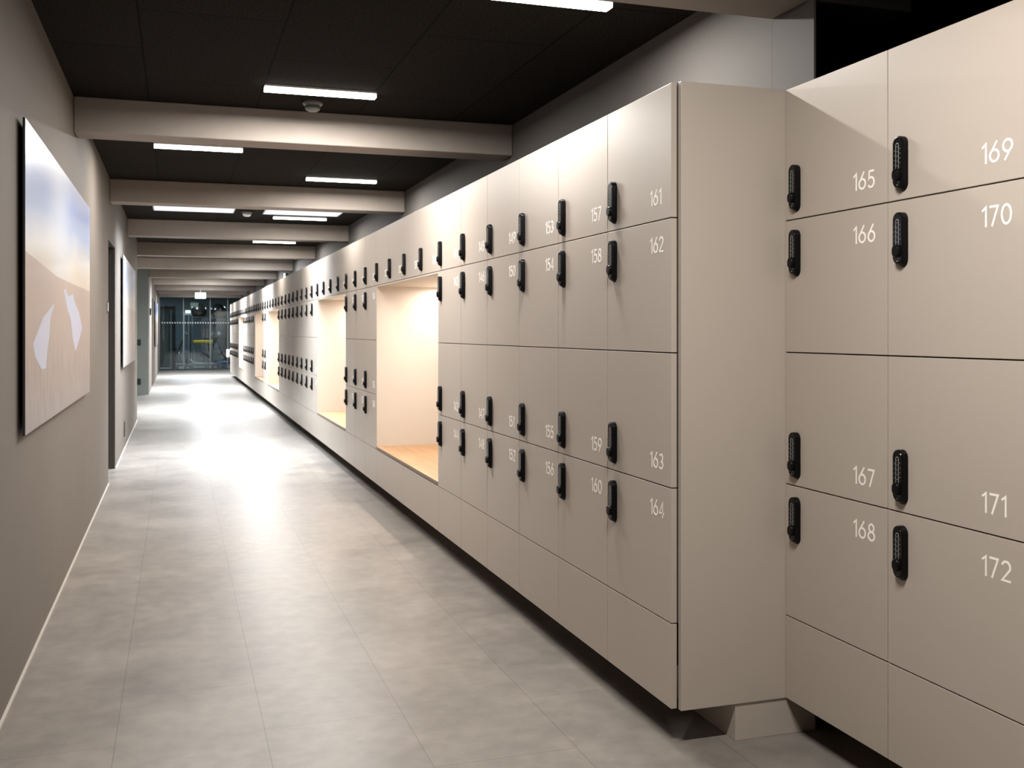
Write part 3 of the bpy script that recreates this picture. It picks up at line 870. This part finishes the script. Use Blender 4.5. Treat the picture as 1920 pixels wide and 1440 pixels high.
bm = bmesh.new(); bm_box(bm, -0.16, -0.05, 1.85, 0.18, 0.05, 1.93, 0.006); link('top_beam', finish(bm, 'top_beam'), M['frame_grey'], t)
bm = bmesh.new()
for k in range(10): bm_box(bm, -0.11, -0.06, 0.05 + k * 0.045, 0.0, 0.06, 0.09 + k * 0.045)
link('weight_stack', finish(bm, 'weight_stack'), M['frame_black'], t)
def bike(x, y, flip, label):
    t = thing('exercise_bike', label, 'exercise bike', (x, y, 0), 'exercise bikes')
    f = flip
    bm = bmesh.new(); bm_cyl(bm, (0.28 * f, -0.03, 0.36), 0.21, 0.06, 'Y', 28); link('flywheel', finish(bm, 'flywheel', True), M['frame_grey'], t)
    tube_obj('frame', [[(0.45 * f, 0, 0.05), (-0.45 * f, 0, 0.05)], [(0.28 * f, 0.06, 0.36), (-0.05 * f, 0.06, 0.42), (-0.18 * f, 0.0, 0.95)], [(-0.05 * f, 0.06, 0.42), (0.22 * f, 0.0, 1.08)], [(0.28 * f, 0.06, 0.36), (0.40 * f, 0.06, 0.05)], [(-0.05 * f, 0.06, 0.42), (-0.35 * f, 0.06, 0.05)]], 0.026, M['frame_black'], t)
    tube_obj('handlebar', [[(0.22 * f, 0, 1.06), (0.34 * f, 0, 1.14)], [(0.34 * f, -0.2, 1.16), (0.24 * f, 0.0, 1.10), (0.34 * f, 0.2, 1.16)]], 0.016, M['frame_grey'], t)
    bm = bmesh.new(); bm_box(bm, -0.30 * f if f > 0 else 0.06, -0.09, 0.95, -0.06 * f if f > 0 else 0.30, 0.09, 1.00, 0.02); link('saddle', finish(bm, 'saddle'), M['frame_black'], t)
    tube_obj('crank', [[(0.0, -0.12, 0.25), (0.0, -0.05, 0.30), (0.02, 0.10, 0.46), (0.02, 0.18, 0.50)]], 0.012, M['frame_grey'], t)
    bm = bmesh.new(); bm_box(bm, 0.26 * f - 0.05, -0.07, 1.14, 0.26 * f + 0.05, 0.07, 1.25, 0.008); link('console', finish(bm, 'console'), M['pale_grey'], t)
bike(0.05, 40.2, 1, 'exercise bike standing deep in the gym beside the teal door')
bike(1.55, 39.6, -1, 'exercise bike standing under the right exercise ball')
bike(1.25, 40.6, 1, 'exercise bike deep in the gym behind the ball rack')
t = thing('leg_press', 'low machine with a curved pale base and black seat behind glass', 'leg press', (0.80, 36.55, 0))
tube_obj('base_frame', [[(-0.35, 0.3, 0.30), (-0.30, 0.1, 0.22), (-0.1, 0.0, 0.18), (0.2, 0.0, 0.17), (0.38, 0.02, 0.18)], [(-0.3, 0.1, 0.025), (0.35, 0.1, 0.025)], [(-0.30, 0.1, 0.025), (-0.30, 0.1, 0.22)], [(0.3, 0.02, 0.02), (0.3, 0.02, 0.18)]], 0.024, M['pale_grey'], t)
bm = bmesh.new()
bm_box(bm, -0.02, 0.04, 0.2, 0.34, 0.3, 0.27, 0.02)
bmesh.ops.rotate(bm, verts=bm.verts, cent=(0.16, 0.17, 0.3), matrix=Matrix.Rotation(math.radians(38), 3, 'Y'))
bmesh.ops.translate(bm, verts=bm.verts, vec=(0, 0, 0.22))
link('seat', finish(bm, 'seat'), M['frame_black'], t)
tube_obj('seat_support', [[(0.16, 0.17, 0.02), (0.16, 0.17, 0.50)]], 0.022, M['pale_grey'], t)
t = thing('gym_bag', 'blue gym bag on the floor at the right behind the glass', 'bag', (1.50, 36.7, 0))
bm = bmesh.new(); bm_box(bm, -0.20, -0.12, 0, 0.20, 0.12, 0.24, 0.07); link('body', finish(bm, 'body', True), M['blue'], t)
tube_obj('strap', [[(-0.12, 0, 0.235), (-0.08, 0, 0.31), (0.08, 0, 0.31), (0.12, 0, 0.235)]], 0.012, M['frame_black'], t)
t = thing('gym_exit_sign', 'small green lit sign deep inside the gym', 'sign', (0.42, GYF - 0.05, 2.05))
bm = bmesh.new(); bm_box(bm, -0.10, 0, -0.06, 0.10, 0.049, 0.06); link('light_box', finish(bm, 'light_box'), M['exit'], t)
